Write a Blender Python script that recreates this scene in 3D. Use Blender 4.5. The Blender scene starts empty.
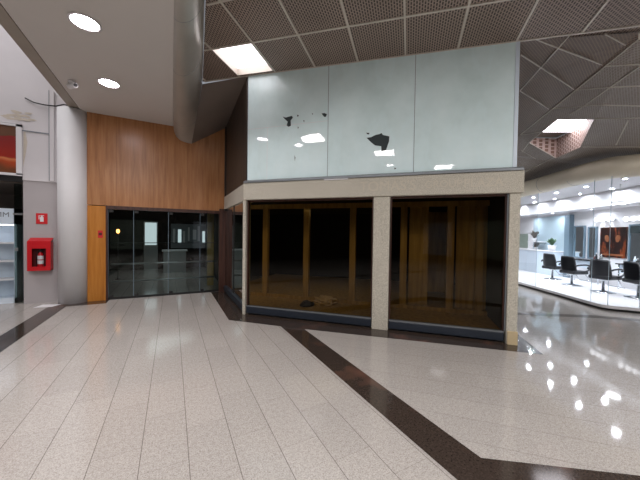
import bpy, bmesh, math, random
from mathutils import Vector, Matrix
random.seed(7)
scn = bpy.context.scene
COL = scn.collection
R2 = 2 ** .5

# ------------------------------------------------------------------ camera
F_PX, YAW, PITCH, ROLL, EYE = 283.66, math.radians(27.54), math.radians(1.133), math.radians(.792), 1.6
fwd = Vector((math.sin(YAW) * math.cos(PITCH), math.cos(YAW) * math.cos(PITCH), -math.sin(PITCH)))
r0 = Vector((math.cos(YAW), -math.sin(YAW), 0)); u0 = r0.cross(fwd)
rt = r0 * math.cos(ROLL) + u0 * math.sin(ROLL)
up = u0 * math.cos(ROLL) - r0 * math.sin(ROLL)
EYE_P = Vector((0, 0, EYE))
cam_d = bpy.data.cameras.new('camera'); cam = bpy.data.objects.new('camera', cam_d); COL.objects.link(cam)
cam_d.sensor_width = 36; cam_d.lens = F_PX / 640 * 36; cam_d.clip_start = .05; cam_d.clip_end = 200
M = Matrix((rt, up, -fwd)).transposed().to_4x4(); M.translation = EYE_P
cam.matrix_world = M
scn.camera = cam

def at(px, py, P, n):
    """survey helper: the point of a real surface (point P, normal n) seen in direction px, py"""
    d = rt * ((px - 320) / F_PX) + up * ((240 - py) / F_PX) + fwd
    n = Vector(n); t = n.dot(Vector(P) - EYE_P) / n.dot(d)
    return EYE_P + d * t

# frames: booth front (s along front to the right, d into the booth), salon (a along front, b into the salon)
A0 = Vector((1.28, 5.63, 0)); SU = Vector((1 / R2, -1 / R2, 0)); DU = Vector((1 / R2, 1 / R2, 0))
def FP(s, d, z=0): return A0 + SU * s + DU * d + Vector((0, 0, z))
def fs(px, py, d=0):
    p = at(px, py, FP(0, d), DU); return ((p - A0).dot(SU), p.z)
ROT_F = -math.pi / 4
SO = Vector((8.6, 2.85, 0)); AU = Vector((.55, .835, 0)); BU = Vector((.835, -.55, 0))
def SP(a, b, z=0): return SO + AU * a + BU * b + Vector((0, 0, z))
ROT_S = math.atan2(.835, .55)          # local x = along salon front, local y = towards the mall

# ------------------------------------------------------------------ materials
def srgb(c): return tuple(((v / 255) / 12.92 if v / 255 <= .04045 else ((v / 255 + .055) / 1.055) ** 2.4) for v in c) + (1,)
class NT:
    def __init__(s, name):
        s.m = bpy.data.materials.new(name); s.m.use_nodes = True; s.t = s.m.node_tree; s.n = s.t.nodes; s.n.clear()
        s.out = s.n.new('ShaderNodeOutputMaterial')
    def add(s, typ, **kw):
        o = s.n.new(typ)
        for k, v in kw.items(): setattr(o, k, v)
        return o
    def link(s, a, b): s.t.links.new(a, b)
    def val(s, sock, v):
        if isinstance(v, bpy.types.NodeSocket): s.link(v, sock)
        else: sock.default_value = v
    def math(s, op, a, b=0, c=None):
        o = s.add('ShaderNodeMath', operation=op); s.val(o.inputs[0], a); s.val(o.inputs[1], b)
        if c is not None: s.val(o.inputs[2], c)
        return o.outputs[0]
    def mix(s, f, a, b):
        o = s.add('ShaderNodeMix', data_type='RGBA'); s.val(o.inputs[0], f); s.val(o.inputs[6], a); s.val(o.inputs[7], b); return o.outputs[2]
    def pos(s): return s.add('ShaderNodeNewGeometry').outputs['Position']
    def xyz(s, v):
        o = s.add('ShaderNodeSeparateXYZ'); s.link(v, o.inputs[0]); return o.outputs
    def noise(s, vec, scale, detail=3, rough=.55):
        o = s.add('ShaderNodeTexNoise'); s.link(vec, o.inputs['Vector']); o.inputs['Scale'].default_value = scale
        o.inputs['Detail'].default_value = detail; o.inputs['Roughness'].default_value = rough; return o.outputs['Fac']
    def scale(s, v, sc):
        o = s.add('ShaderNodeMapping'); s.link(v, o.inputs[0]); o.inputs['Scale'].default_value = sc; return o.outputs[0]
    def ramp(s, f, stops):
        o = s.add('ShaderNodeValToRGB'); s.link(f, o.inputs[0]); e = o.color_ramp.elements
        while len(e) < len(stops): e.new(.5)
        for i, (p, c) in enumerate(stops): e[i].position = p; e[i].color = c
        return o.outputs[0]
    def bsdf(s, col, rough=.5, metal=0, spec=.5, bump=None, bs=.1, coat=0, bd=.01):
        p = s.add('ShaderNodeBsdfPrincipled'); s.val(p.inputs['Base Color'], col); s.val(p.inputs['Roughness'], rough)
        p.inputs['Metallic'].default_value = metal; p.inputs['Specular IOR Level'].default_value = spec
        if coat: p.inputs['Coat Weight'].default_value = coat; p.inputs['Coat Roughness'].default_value = .02
        if bump is not None:
            b = s.add('ShaderNodeBump'); b.inputs['Strength'].default_value = bs; b.inputs['Distance'].default_value = bd
            s.link(bump, b.inputs['Height']); s.link(b.outputs[0], p.inputs['Normal'])
        s.link(p.outputs[0], s.out.inputs[0]); return s.m

def plain(name, c, rough=.5, metal=0, var=.12, sc=6, spec=.5, bs=.05):
    t = NT(name); v = t.add('ShaderNodeTexCoord').outputs['Object']; n = t.noise(v, sc, 4)
    a = srgb(c); lo = tuple(x * (1 - var) for x in a[:3]) + (1,); hi = tuple(min(1, x * (1 + var)) for x in a[:3]) + (1,)
    return t.bsdf(t.mix(n, lo, hi), rough, metal, spec, bump=t.noise(v, sc * 12, 2) if bs else None, bs=bs, bd=.002)
def emis(name, c, st, front_only=False):
    t = NT(name); e = t.add('ShaderNodeEmission'); e.inputs[0].default_value = srgb(c); e.inputs[1].default_value = st
    t.link(e.outputs[0], t.out.inputs[0]); return t.m
def tinted(name, c, refl=1.0, ior=1.5, gloss=.95):
    t = NT(name); tr = t.add('ShaderNodeBsdfTransparent'); tr.inputs[0].default_value = tuple(c) + (1,)
    g = t.add('ShaderNodeBsdfGlossy'); g.inputs['Roughness'].default_value = .01; g.inputs[0].default_value = (gloss, gloss, gloss, 1)
    f = t.add('ShaderNodeFresnel'); f.inputs[0].default_value = ior
    m = t.add('ShaderNodeMixShader'); t.link(t.math('MULTIPLY', f.outputs[0], refl), m.inputs[0])
    t.link(tr.outputs[0], m.inputs[1]); t.link(g.outputs[0], m.inputs[2]); t.link(m.outputs[0], t.out.inputs[0]); return t.m

def floor_mat():
    t = NT('terrazzo_tiles'); P = t.pos(); x, y, z = t.xyz(P)
    s_ = t.math('MULTIPLY', t.math('SUBTRACT', x, y), 1 / R2); q_ = t.math('MULTIPLY', t.math('ADD', x, y), 1 / R2)
    sel = t.math('GREATER_THAN', x, 1.8)
    def lerp(a, b): return t.math('ADD', t.math('MULTIPLY', a, t.math('SUBTRACT', 1, sel)), t.math('MULTIPLY', b, sel))
    U = lerp(t.math('SUBTRACT', x, .11), q_); V = lerp(y, s_)
    ui = t.math('DIVIDE', U, .305); col = t.math('FLOOR', ui); fu = t.math('FRACT', ui)
    off = t.math('FRACT', t.math('MULTIPLY', col, .437))
    vi = t.math('ADD', t.math('DIVIDE', V, .63), off); fv = t.math('FRACT', vi); row = t.math('FLOOR', vi)
    du = t.math('MULTIPLY', t.math('MINIMUM', fu, t.math('SUBTRACT', 1, fu)), .305)
    dv = t.math('MULTIPLY', t.math('MINIMUM', fv, t.math('SUBTRACT', 1, fv)), .63)
    ju = t.math('LESS_THAN', du, .0026); jv = t.math('LESS_THAN', dv, .0016)
    j = t.math('MAXIMUM', ju, t.math('MULTIPLY', jv, .55))
    cb = t.add('ShaderNodeCombineXYZ'); t.link(col, cb.inputs[0]); t.link(row, cb.inputs[1])
    wn = t.add('ShaderNodeTexWhiteNoise'); t.link(cb.outputs[0], wn.inputs['Vector'])
    sp = t.noise(P, 105, 3, .65); sp2 = t.noise(P, 34, 3, .7)
    c = t.ramp(sp, [(.34, srgb((150, 143, 137))), (.5, srgb((184, 178, 172))), (.66, srgb((205, 200, 195)))])
    c2 = t.mix(.22, c, t.ramp(sp2, [(.38, srgb((140, 132, 126))), (.62, srgb((206, 200, 195)))]))
    sh = t.math('ADD', .935, t.math('MULTIPLY', wn.outputs[0], .075))
    sc = t.add('ShaderNodeVectorMath', operation='SCALE'); t.link(c2, sc.inputs[0]); t.link(sh, sc.inputs['Scale'])
    c3 = t.mix(t.math('MULTIPLY', j, lerp(.7, .38)), sc.outputs[0], srgb((84, 76, 70)))
    rg = t.math('ADD', lerp(.09, .035), t.math('MULTIPLY', t.noise(P, 1.6, 3), lerp(.08, .03)))
    return t.bsdf(c3, rg, spec=.62)
def granite_mat():
    t = NT('dark_granite'); P = t.pos(); n = t.noise(P, 70, 4, .7); big = t.noise(P, 1.7, 2)
    c = t.ramp(n, [(.35, srgb((50, 42, 38))), (.55, srgb((66, 56, 50))), (.7, srgb((84, 71, 63)))])
    c = t.mix(t.ramp(big, [(.58, (0, 0, 0, 1)), (.72, (.8, .8, .8, 1))]), c, srgb((112, 80, 68)))
    return t.bsdf(c, .1, spec=.6)
def wood_mat(name, a, b, c, rough=.35, seam=None):
    t = NT(name); P = t.add('ShaderNodeTexCoord').outputs['Object']
    n = t.noise(t.scale(P, (9, 9, .7)), 1.6, 5, .6); fine = t.noise(t.scale(P, (60, 60, 1.5)), 2, 3)
    cc = t.ramp(n, [(.3, srgb(a)), (.5, srgb(b)), (.72, srgb(c))])
    cc = t.mix(t.math('MULTIPLY', fine, .35), cc, srgb(a))
    if seam:
        x = t.xyz(P)[0]; f = t.math('FRACT', t.math('DIVIDE', t.math('SUBTRACT', x, seam[1]), seam[0]))
        cc = t.mix(t.math('MULTIPLY', t.math('LESS_THAN', f, .006), .5), cc, srgb((60, 34, 16)))
    return t.bsdf(cc, rough, spec=.4)
def concrete_mat(name, a, b, c):
    t = NT(name); P = t.add('ShaderNodeTexCoord').outputs['Object']; n = t.noise(P, 85, 4, .75); g = t.noise(P, 3, 4)
    cc = t.ramp(n, [(.33, srgb(a)), (.5, srgb(b)), (.68, srgb(c))]); cc = t.mix(t.math('MULTIPLY', g, .3), cc, srgb(a))
    return t.bsdf(cc, .85, spec=.2, bump=n, bs=.35, bd=.004)
def perf_mat(name, strand, hole, pitch=.047, rough=.5):
    t = NT(name); uv = t.add('ShaderNodeUVMap'); x, y, z = t.xyz(uv.outputs[0])
    br = t.add('ShaderNodeTexBrick'); cb = t.add('ShaderNodeCombineXYZ'); t.link(y, cb.inputs[0]); t.link(x, cb.inputs[1])
    t.link(cb.outputs[0], br.inputs['Vector']); br.offset = .5
    for k, v in (('Scale', 1), ('Brick Width', pitch * 1.25), ('Row Height', pitch * .74), ('Mortar Size', pitch * .17), ('Mortar Smooth', .1)): br.inputs[k].default_value = v
    br.inputs['Color1'].default_value = srgb(hole); br.inputs['Color2'].default_value = tuple(v * 1.6 for v in srgb(hole)[:3]) + (1,)
    br.inputs['Mortar'].default_value = srgb(strand)
    n = t.noise(uv.outputs[0], 1.3, 3)
    c = t.mix(t.math('MULTIPLY', n, .5), br.outputs[0], srgb(hole))
    return t.bsdf(c, rough, spec=.5)
def paper_mat():
    t = NT('papered_glass'); P = t.add('ShaderNodeTexCoord').outputs['Object']
    n = t.noise(P, .9, 4, .6); w = t.noise(t.scale(P, (1.2, 1, .45)), 1.5, 4, .55)
    c = t.ramp(n, [(.3, srgb((202, 224, 224))), (.5, srgb((218, 238, 239))), (.7, srgb((230, 248, 250)))])
    c = t.mix(t.ramp(w, [(.44, (0, 0, 0, 1)), (.5, (.3, .3, .3, 1)), (.56, (0, 0, 0, 1))]), c, srgb((224, 246, 250)))
    return t.bsdf(c, .6, spec=.25, bump=w, bs=.5, bd=.05, coat=.85)
def art_mat():
    t = NT('portrait_poster'); P = t.add('ShaderNodeTexCoord').outputs['Object']
    w = t.noise(t.scale(P, (1, 1, .35)), 7, 4, .6)
    c = t.ramp(w, [(.36, srgb((20, 12, 11))), (.52, srgb((52, 24, 18))), (.62, srgb((132, 62, 30))), (.72, srgb((34, 17, 14)))])
    return t.bsdf(c, .35)
def sign_art():
    t = NT('shop_sign_print'); P = t.add('ShaderNodeTexCoord').outputs['Object']; x, y, z = t.xyz(P)
    w = t.math('ADD', z, t.math('MULTIPLY', t.noise(P, 1.6, 2), .35))
    c = t.ramp(t.math('FRACT', w), [(0, srgb((96, 62, 38))), (.30, srgb((112, 66, 40))), (.44, srgb((176, 72, 36))), (.5, srgb((206, 126, 82))), (.53, srgb((156, 40, 26))), (.9, srgb((132, 28, 24)))])
    return t.bsdf(c, .3)
MT = {}
MT['floor'] = floor_mat(); MT['granite'] = granite_mat()
MT['granite_grey'] = plain('grey_granite', (128, 122, 118), .1, var=.2, sc=30, bs=0)
MT['wood'] = wood_mat('wall_wood', (150, 100, 62), (176, 122, 78), (192, 142, 96), .3, seam=(.75, -.41))
MT['wood_lo'] = wood_mat('side_wood', (166, 100, 32), (190, 122, 46), (204, 138, 62), .35)
MT['wood_dk'] = wood_mat('dark_wood', (44, 36, 31), (66, 56, 48), (84, 72, 62), .45)
MT['timber'] = wood_mat('timber', (136, 112, 66), (168, 140, 84), (188, 160, 100), .5)
MT['jamb'] = wood_mat('jamb_wood', (46, 28, 24), (74, 46, 38), (92, 60, 48), .4)
MT['conc'] = concrete_mat('pebble_concrete', (150, 144, 132), (194, 188, 174), (224, 219, 206))
MT['beige'] = plain('beige_ceiling', (208, 203, 198), .75, var=.06, sc=.8, bs=0)
MT['nose'] = plain('nosing_sheet', (176, 172, 164), .3, metal=.2, var=.18, sc=2.2, bs=0)
MT['nose2'] = plain('nosing_plaster', (232, 223, 203), .45, metal=.1, var=.12, sc=2, bs=0)
MT['beam'] = plain('taupe_beam', (158, 148, 136), .6, var=.12, sc=3)
MT['perf'] = perf_mat('perforated_ceiling', (176, 158, 146), (60, 48, 42))
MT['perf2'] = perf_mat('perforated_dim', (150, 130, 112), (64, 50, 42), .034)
MT['perf3'] = perf_mat('perforated_grey', (190, 180, 172), (104, 94, 86), .034)
MT['bar'] = plain('ceiling_bar', (205, 198, 188), .45, metal=.2, sc=3)
MT['soffit'] = plain('dark_soffit', (116, 106, 99), .5, sc=2)
MT['paper'] = paper_mat()
MT['white'] = plain('white_paint', (226, 224, 226), .7, var=.05, sc=2)
MT['wall_w'] = plain('stained_white', (216, 212, 214), .8, var=.09, sc=1.3)
MT['wall_g'] = plain('grey_wall', (176, 170, 171), .75, var=.06, sc=2)
MT['peel'] = plain('bare_plaster', (206, 196, 182), .9, var=.12, sc=14)
MT['col'] = plain('column_paint', (222, 221, 222), .5, var=.06, sc=2)
MT['alu'] = plain('grey_flashing', (128, 132, 136), .4, metal=.4)
MT['steel'] = plain('brushed_steel', (176, 180, 182), .3, metal=.8)
MT['chrome'] = plain('chrome', (214, 218, 222), .12, metal=1, bs=0)
MT['black'] = plain('black_paint', (24, 23, 24), .45)
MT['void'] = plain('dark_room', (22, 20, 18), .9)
MT['kick'] = plain('blue_grey_kickboard', (38, 44, 54), .35, sc=3)
MT['tear'] = plain('torn_dark', (36, 48, 50), .6)
MT['red'] = plain('red_enamel', (196, 18, 30), .35, var=.08)
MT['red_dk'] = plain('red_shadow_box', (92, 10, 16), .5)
MT['signred'] = plain('sign_red', (206, 30, 38), .45, var=.05)
MT['leather'] = plain('black_leather', (44, 44, 48), .38, sc=9)
MT['blue'] = plain('blue_grey_panel', (172, 190, 200), .45, var=.05)
MT['blue_dk'] = plain('blue_grey_edge', (110, 130, 144), .45, var=.05)
MT['pale'] = plain('pale_counter', (214, 226, 238), .4, var=.04)
MT['leaf'] = plain('leaf', (92, 124, 92), .5, var=.3, sc=20)
MT['dryleaf'] = plain('dry_leaf', (96, 88, 78), .6, var=.3, sc=20)
MT['picture'] = plain('muted_green_picture', (142, 158, 142), .4, var=.3, sc=5)
MT['mirror'] = plain('mirror', (226, 236, 238), .03, metal=1, var=.02, bs=0)
MT['art'] = art_mat(); MT['sign_art'] = sign_art()
MT['skin'] = plain('printed_face', (138, 82, 50), .5, var=.15, sc=9)
MT['copy'] = plain('grey_print', (128, 134, 140), .6)
MT['bag'] = plain('pale_paper_bag', (196, 176, 140), .8, var=.15, sc=14)
MT['cable'] = plain('black_cable', (40, 36, 36), .6)
MT['ghost'] = plain('letter_ghost', (196, 188, 172), .9, var=.1, sc=30)
MT['ghost2'] = plain('letter_ghost_dark', (138, 122, 104), .9, var=.1, sc=30)
MT['glass_b'] = tinted('bronze_glass', (.58, .50, .345), refl=.75, ior=1.45)
MT['glass_d'] = tinted('door_glass', (.58, .66, .65), refl=1.1, ior=1.5)
MT['glass_s'] = tinted('clear_glass', (.94, .965, .975), refl=.35, ior=1.35)
MT['lamp'] = emis('panel_light', (255, 246, 250), 3.2)
MT['lamp_far'] = emis('panel_light_salon_side', (255, 250, 255), 6)
MT['down'] = emis('downlight', (255, 244, 250), 64)
MT['spot'] = emis('salon_spot', (240, 246, 255), 800)
MT['tube'] = emis('vanity_bulb', (250, 250, 255), 3)
MT['refl_glow'] = emis('reflection_glow', (214, 226, 230), 1.1)  # glow used in place of reflections in the door glass
MT['warm'] = emis('warm_bulb', (255, 170, 84), 9)

# ------------------------------------------------------------------ mesh building
class MB:
    def __init__(s): s.bm = bmesh.new(); s.uv = None
    def box(s, x0, x1, y0, y1, z0, z1, bev=0, T=None):
        r = bmesh.ops.create_cube(s.bm, size=1); vs = r['verts']
        for v in vs: v.co = Vector((x0 + (v.co.x + .5) * (x1 - x0), y0 + (v.co.y + .5) * (y1 - y0), z0 + (v.co.z + .5) * (z1 - z0)))
        if bev:
            es = list({e for v in vs for e in v.link_edges}); r = bmesh.ops.bevel(s.bm, geom=es, offset=bev, segments=2, affect='EDGES', profile=.5)
            vs = list({v for f in r['faces'] for v in f.verts} | {v for v in vs if v.is_valid})
        if T is not None: bmesh.ops.transform(s.bm, matrix=T, verts=vs)
        return s
    def poly(s, pts, th=0, dirn=None):
        vs = [s.bm.verts.new(Vector(p)) for p in pts]; f = s.bm.faces.new(vs)
        if th:
            f.normal_update(); n = Vector(dirn) if dirn else f.normal.copy()
            r = bmesh.ops.extrude_face_region(s.bm, geom=[f])
            bmesh.ops.translate(s.bm, vec=n * th, verts=[v for v in r['geom'] if isinstance(v, bmesh.types.BMVert)])
        return s
    def tube(s, pts, r, seg=8, cap=True):
        pts = [Vector(p) for p in pts]; rs = r if isinstance(r, (list, tuple)) else [r] * len(pts); rings = []
        pv = None
        for i, p in enumerate(pts):
            t = (pts[min(i + 1, len(pts) - 1)] - pts[max(i - 1, 0)]).normalized()
            if pv is None:
                a = Vector((0, 0, 1)) if abs(t.z) < .9 else Vector((1, 0, 0)); pv = t.cross(a).normalized()
            pv = (pv - t * pv.dot(t)).normalized(); b = t.cross(pv)
            rings.append([s.bm.verts.new(p + (pv * math.cos(k * 2 * math.pi / seg) + b * math.sin(k * 2 * math.pi / seg)) * rs[i]) for k in range(seg)])
        for i in range(len(rings) - 1):
            for k in range(seg):
                f = s.bm.faces.new((rings[i][k], rings[i][(k + 1) % seg], rings[i + 1][(k + 1) % seg], rings[i + 1][k])); f.smooth = True
        if cap: s.bm.faces.new(rings[0][::-1]); s.bm.faces.new(rings[-1])
        return s
    def lathe(s, prof, seg=20, c=(0, 0, 0), cap=True):
        c = Vector(c); rings = [[s.bm.verts.new(c + Vector((r * math.cos(k * 2 * math.pi / seg), r * math.sin(k * 2 * math.pi / seg), z))) for k in range(seg)] for r, z in prof]
        for i in range(len(rings) - 1):
            for k in range(seg):
                f = s.bm.faces.new((rings[i][k], rings[i][(k + 1) % seg], rings[i + 1][(k + 1) % seg], rings[i + 1][k])); f.smooth = True
        if cap: s.bm.faces.new(rings[0][::-1]); s.bm.faces.new(rings[-1])
        return s
    def grid(s, rows):
        vv = [[s.bm.verts.new(Vector(p)) for p in r] for r in rows]
        for i in range(len(vv) - 1):
            for k in range(len(vv[0]) - 1):
                f = s.bm.faces.new((vv[i][k], vv[i + 1][k], vv[i + 1][k + 1], vv[i][k + 1])); f.smooth = True
        return s
    def build(s, name, mat, parent=None, loc=None, rotz=0, uvf=None, recalc=True):
        if recalc: bmesh.ops.recalc_face_normals(s.bm, faces=s.bm.faces[:])
        if uvf:
            L = s.bm.loops.layers.uv.new('UVMap')
            for f in s.bm.faces:
                for l in f.loops: l[L].uv = uvf(l.vert.co)
        me = bpy.data.meshes.new(name); s.bm.to_mesh(me); s.bm.free()
        me.materials.append(MT[mat] if isinstance(mat, str) else mat)
        o = bpy.data.objects.new(name, me); COL.objects.link(o)
        if parent: o.parent = parent
        if loc is not None: o.location = loc
        o.rotation_euler.z = rotz
        return o
def tag(o, label=None, cat=None, group=None, kind=None):
    if label: o['label'] = label
    if cat: o['category'] = cat
    if group: o['group'] = group
    if kind: o['kind'] = kind
    return o
def empty(name, loc, rotz=0):
    o = bpy.data.objects.new(name, None); COL.objects.link(o); o.empty_display_size = .1
    o.location = loc; o.rotation_euler.z = rotz; return o
def struct(o, label=None, cat=None): return tag(o, label, cat, None, 'structure')
def copy_tree(o, parent=None):
    c = o.copy(); COL.objects.link(c); c.parent = parent
    for ch in list(o.children): copy_tree(ch, c)
    return c
def text_mesh(name, body, size, mat, parent, loc, rot=(math.pi / 2, 0, 0), ext=.002, align='CENTER', sx=1):
    cu = bpy.data.curves.new(name, 'FONT'); cu.body = body; cu.size = size; cu.extrude = ext; cu.align_x = align; cu.align_y = 'CENTER'
    tmp = bpy.data.objects.new(name, cu); COL.objects.link(tmp); bpy.context.view_layer.update()
    dg = bpy.context.evaluated_depsgraph_get(); me = bpy.data.meshes.new_from_object(tmp.evaluated_get(dg))
    bpy.data.objects.remove(tmp); me.materials.clear(); me.materials.append(MT[mat])
    o = bpy.data.objects.new(name, me); COL.objects.link(o); o.parent = parent; o.location = loc; o.rotation_euler = rot; o.scale = (sx, 1, 1); return o

# ------------------------------------------------------------------ floor
struct(MB().box(-9, 20, -9, 16, -.1, 0).build('floor', 'floor'), 'speckled grey terrazzo tile floor of the mall, polished', 'floor')
def strip(pts, i): return struct(MB().poly([(x, y, .002) for x, y in pts]).build('trim_%d' % i, 'granite' if i < 6 else 'granite_grey'))
sb = 6.30
tag(strip([(-2.3, -9), (-1.985, -9), (-1.985, 7.76), (-2.3, 8.1)], 1), 'dark polished granite floor strip beside the grey column', 'floor strip')
tag(strip([(-2.3, 8.1), (-1.985, 7.76), (-1.3, 7.76), (-1.3, 8.12), (-2.3, 8.12)], 2), 'short dark granite strip at the foot of the orange wood panel', 'floor strip')
tag(strip([(.93, 8.1), (.93, sb - .93), (1.67, sb - 1.67), (1.98, sb - 1.98), (4.50, 1.99), (5.6, 3.2), (7.5, 5.1), (7.2, 5.4), (4.6, 2.36), (1.30, 5.65), (1.30, 8.1)], 3), 'dark granite border around the foot of the corner shop', 'floor strip')
tag(strip([(1.67, sb - 1.67), (1.665, 1.38), (1.985, 1.242), (1.98, sb - 1.98)], 4), 'dark granite diagonal floor strip running towards the viewer from the corner shop', 'floor strip')
tag(strip([(1.665, 1.38), (1.665, .95), (2.6, .33), (6.0, -2.3), (6.2, -2.0), (2.805, .661), (1.985, 1.242)], 5), 'dark granite floor strip crossing the lower right corner', 'floor strip')
tag(strip([(6.1, 3.62), (6.29, 3.28), (7.62, 2.39), (8.35, 1.66), (8.55, 1.75), (7.72, 2.58)], 6), 'dark granite floor strip in front of the hair salon', 'floor strip')

# ------------------------------------------------------------------ wood wall with glass doors (y = 8.1)
WY = 8.1
struct(MB().box(-1.70, 1.32, WY, WY + .12, 2.2, 4.85).build('wall_back', 'wood'), 'warm brown wood panelled wall above the glass doors', 'wall')
struct(MB().box(-1.70, -1.36, WY, WY + .12, 0, 2.185, bev=.006).build('trim_7', 'wood_lo'), 'orange wood panel between the grey column and the glass doors', 'wall panel')
d1 = struct(empty('door_1', (0, WY, 0)), 'frameless dark glass doors set in the wood wall', 'door')
fr = MB().box(-1.36, 1.14, .0, .12, 2.12, 2.2).box(-1.36, -1.325, 0, .12, 0, 2.12).build('door_frame', 'jamb', d1)
MB().box(1.13, 1.295, -.05, .12, 0, 2.25).build('door_jamb', 'jamb', d1)
for x0, x1, nm in ((-1.325, -.835, 'side_glass'), (-.825, -.095, 'door_leaf'), (-.085, .645, 'door_leaf'), (.655, 1.13, 'side_glass')):
    g = MB().poly([(x0, .05, .05), (x1, .05, .05), (x1, .05, 2.12), (x0, .05, 2.12)]).build(nm, 'glass_d', d1)
    MB().box(x0 - .004, x0 + .006, .045, .055, .05, 2.12).build('glass_edge', 'blue_dk', g)
    MB().box(x0 + .02, x0 + .1, .035, .065, .03, .1).box(x0 + .02, x0 + .1, .035, .065, 2.05, 2.12).build('patch_fitting', 'black', g)
for z in (.82, .40): MB().tube([(-1.29, .16, z), (1.06, .16, z)], .022).build('push_rail', 'steel', d1)
MB().tube([(-1.29, .16, 1.33), (1.06, .16, 1.33)], .009).build('push_rail', 'black', d1)
MB().box(-1.325, 1.13, .03, .075, 0, .05).build('threshold', 'black', d1)
# dark hall behind, its bright things added in place of reflections in the glass
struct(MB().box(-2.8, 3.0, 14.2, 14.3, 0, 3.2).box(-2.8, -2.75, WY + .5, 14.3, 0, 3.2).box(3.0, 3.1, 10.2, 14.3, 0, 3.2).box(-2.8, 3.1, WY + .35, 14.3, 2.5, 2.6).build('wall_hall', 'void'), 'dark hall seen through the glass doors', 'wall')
sc_ = empty('reflection_glow', (-.75, 14.1, 0)); tag(sc_, 'bright white glowing panel behind the glass doors, standing in for a reflection', 'display')
MB().box(-.27, .16, -.06, 0, 1.05, 2.0).build('lit_panel', 'refl_glow', sc_); MB().box(-.31, .2, -.03, .08, .0, 2.04).build('cabinet', 'steel', sc_)
sc2 = empty('reflection_board', (.55, 14.1, 0)); tag(sc2, 'grey board behind the glass doors, standing in for reflected shapes', 'poster')
MB().box(-.6, .95, -.05, .04, .9, 1.98).build('board', 'copy', sc2)
for i in range(7): MB().box(-.52 + i * .2, -.52 + i * .2 + random.uniform(.06, .15), -.06, -.05, 1.1 + random.random() * .3, 1.5 + random.random() * .4).build('print', random.choice(['white', 'black', 'refl_glow']), sc2)
ct = empty('low_counter', (.2, 12.6, 0)); tag(ct, 'pale low counter in the dark hall behind the glass doors', 'counter')
MB().box(-.5, .3, 0, .5, 0, .85).build('body', 'steel', ct); MB().box(-.55, .35, -.04, .54, .85, .9).build('worktop', 'white', ct)
wl = empty('reflected_lamp', (-1.6, 11.5, 0)); tag(wl, 'warm glowing lamp behind the glass doors, standing in for a reflected glow', 'lamp')
MB().lathe([(.09, 0), (.06, .03), (.015, .05), (.015, 1.5), (.02, 1.55)], 12).build('stand', 'black', wl)
MB().lathe([(.03, 1.55), (.05, 1.6), (.04, 1.66), (.015, 1.68)], 12).build('bulb', 'warm', wl)
struct(MB().box(.95, 1.13, 9.2, 9.35, 0, 2.5).build('pillar_hall', 'timber'), 'timber post just behind the glass doors', 'pillar')

# ------------------------------------------------------------------ column, atrium wall
cl = MB().lathe([(.29, 0), (.29, 4.27)], 40).build('column', 'col', loc=(-1.955, 8.26, 0)); struct(cl, 'round pale grey column beside the fire extinguisher box', 'column')
LY = 8.4
wleft = struct(empty('wall_left', (0, LY, 0)), 'grey and white wall with the red fire extinguisher box', 'wall')
MB().box(-2.85, -1.7, 0, .15, 0, 2.68).build('lower_wall', 'wall_g', wleft)
MB().box(-9, -1.7, -.01, .15, 3.86, 9).box(-2.85, -1.7, -.02, .15, 2.68, 3.86).build('upper_wall', 'wall_w', wleft)
MB().box(-2.86, -2.36, -.035, -.02, 3.725, 3.745).build('wall_joint', 'copy', wleft)
MB().box(-2.41, -2.33, -.05, -.02, 2.7, 4.68).build('wall_strip', 'wall_w', wleft)
MB().box(-2.415, -2.405, -.056, -.05, 2.7, 4.68).build('wall_groove', 'copy', wleft)
pb = MB()
for i in range(16):
    cx = -3.15 + random.random() * .45; cz = 3.95 + random.random() * .18; n = 9
    pb.poly([(cx + math.cos(k * 2 * math.pi / n) * random.uniform(.03, .1), -.012 - i * .0004, cz + math.sin(k * 2 * math.pi / n) * random.uniform(.015, .04)) for k in range(n)])
pb.poly([(-2.83, -.022, 3.7), (-2.8, -.022, 3.72), (-2.77, -.022, 3.5), (-2.79, -.022, 3.3), (-2.82, -.022, 3.1), (-2.84, -.022, 2.95)])
pb.build('bare_plaster', 'peel', wleft)
# shop to the left: header, sign, dark interior
struct(MB().box(-7, -2.85, LY, LY + .1, 2.64, 2.76).build('lintel_shop', 'black'), 'black header over the shop opening beside the extinguisher box', 'lintel')
struct(MB().box(-7, -2.86, LY + 3, LY + 3.1, 0, 3).box(-2.86, -2.8, LY + .15, LY + 3.1, 0, 3).box(-7, -2.86, LY + .1, LY + 3.1, 2.62, 2.64).build('wall_shop', 'soffit'), 'dim grey interior of the shop with the white cabinet', 'wall')
sg = empty('shop_sign', (-3.6, LY - .02, 2.78)); tag(sg, 'red and orange illuminated style sign board in a white frame above the shop', 'sign')
MB().box(-1.6, .66, .0, .1, .02, 1.02).build('print', 'sign_art', sg)
MB().box(.66, .75, -.03, .12, 0, 1.06).box(-1.6, .75, -.03, .12, -.02, .03).box(-1.6, .75, -.03, .12, 1.02, 1.06).build('frame', 'white', sg)
gp = empty('glass_door_panel', (-2.96, LY + .08, 0)); tag(gp, 'open frameless glass door edge beside the white display cabinet', 'glass door')
MB().box(-.06, .06, 0, .012, .02, 2.6).build('pane', 'glass_d', gp); MB().box(-.08, .08, -.012, .024, 1.93, 1.97).build('clamp', 'steel', gp); MB().box(-.05, .0, -.012, .03, 1.15, 1.22).build('lock', 'steel', gp)
dc = empty('display_cabinet', (-3.6, LY + .2, 0)); tag(dc, 'white glass fronted display cabinet with shelves and grey letters on top', 'cabinet')
MB().box(-.9, .57, .36, .4, 0, 2.07).box(.53, .57, 0, .4, 0, 2.07).box(-.9, .57, 0, .4, 1.73, 2.07).box(-.9, .57, 0, .4, 0, .12).build('carcass', 'pale', dc)
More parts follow.
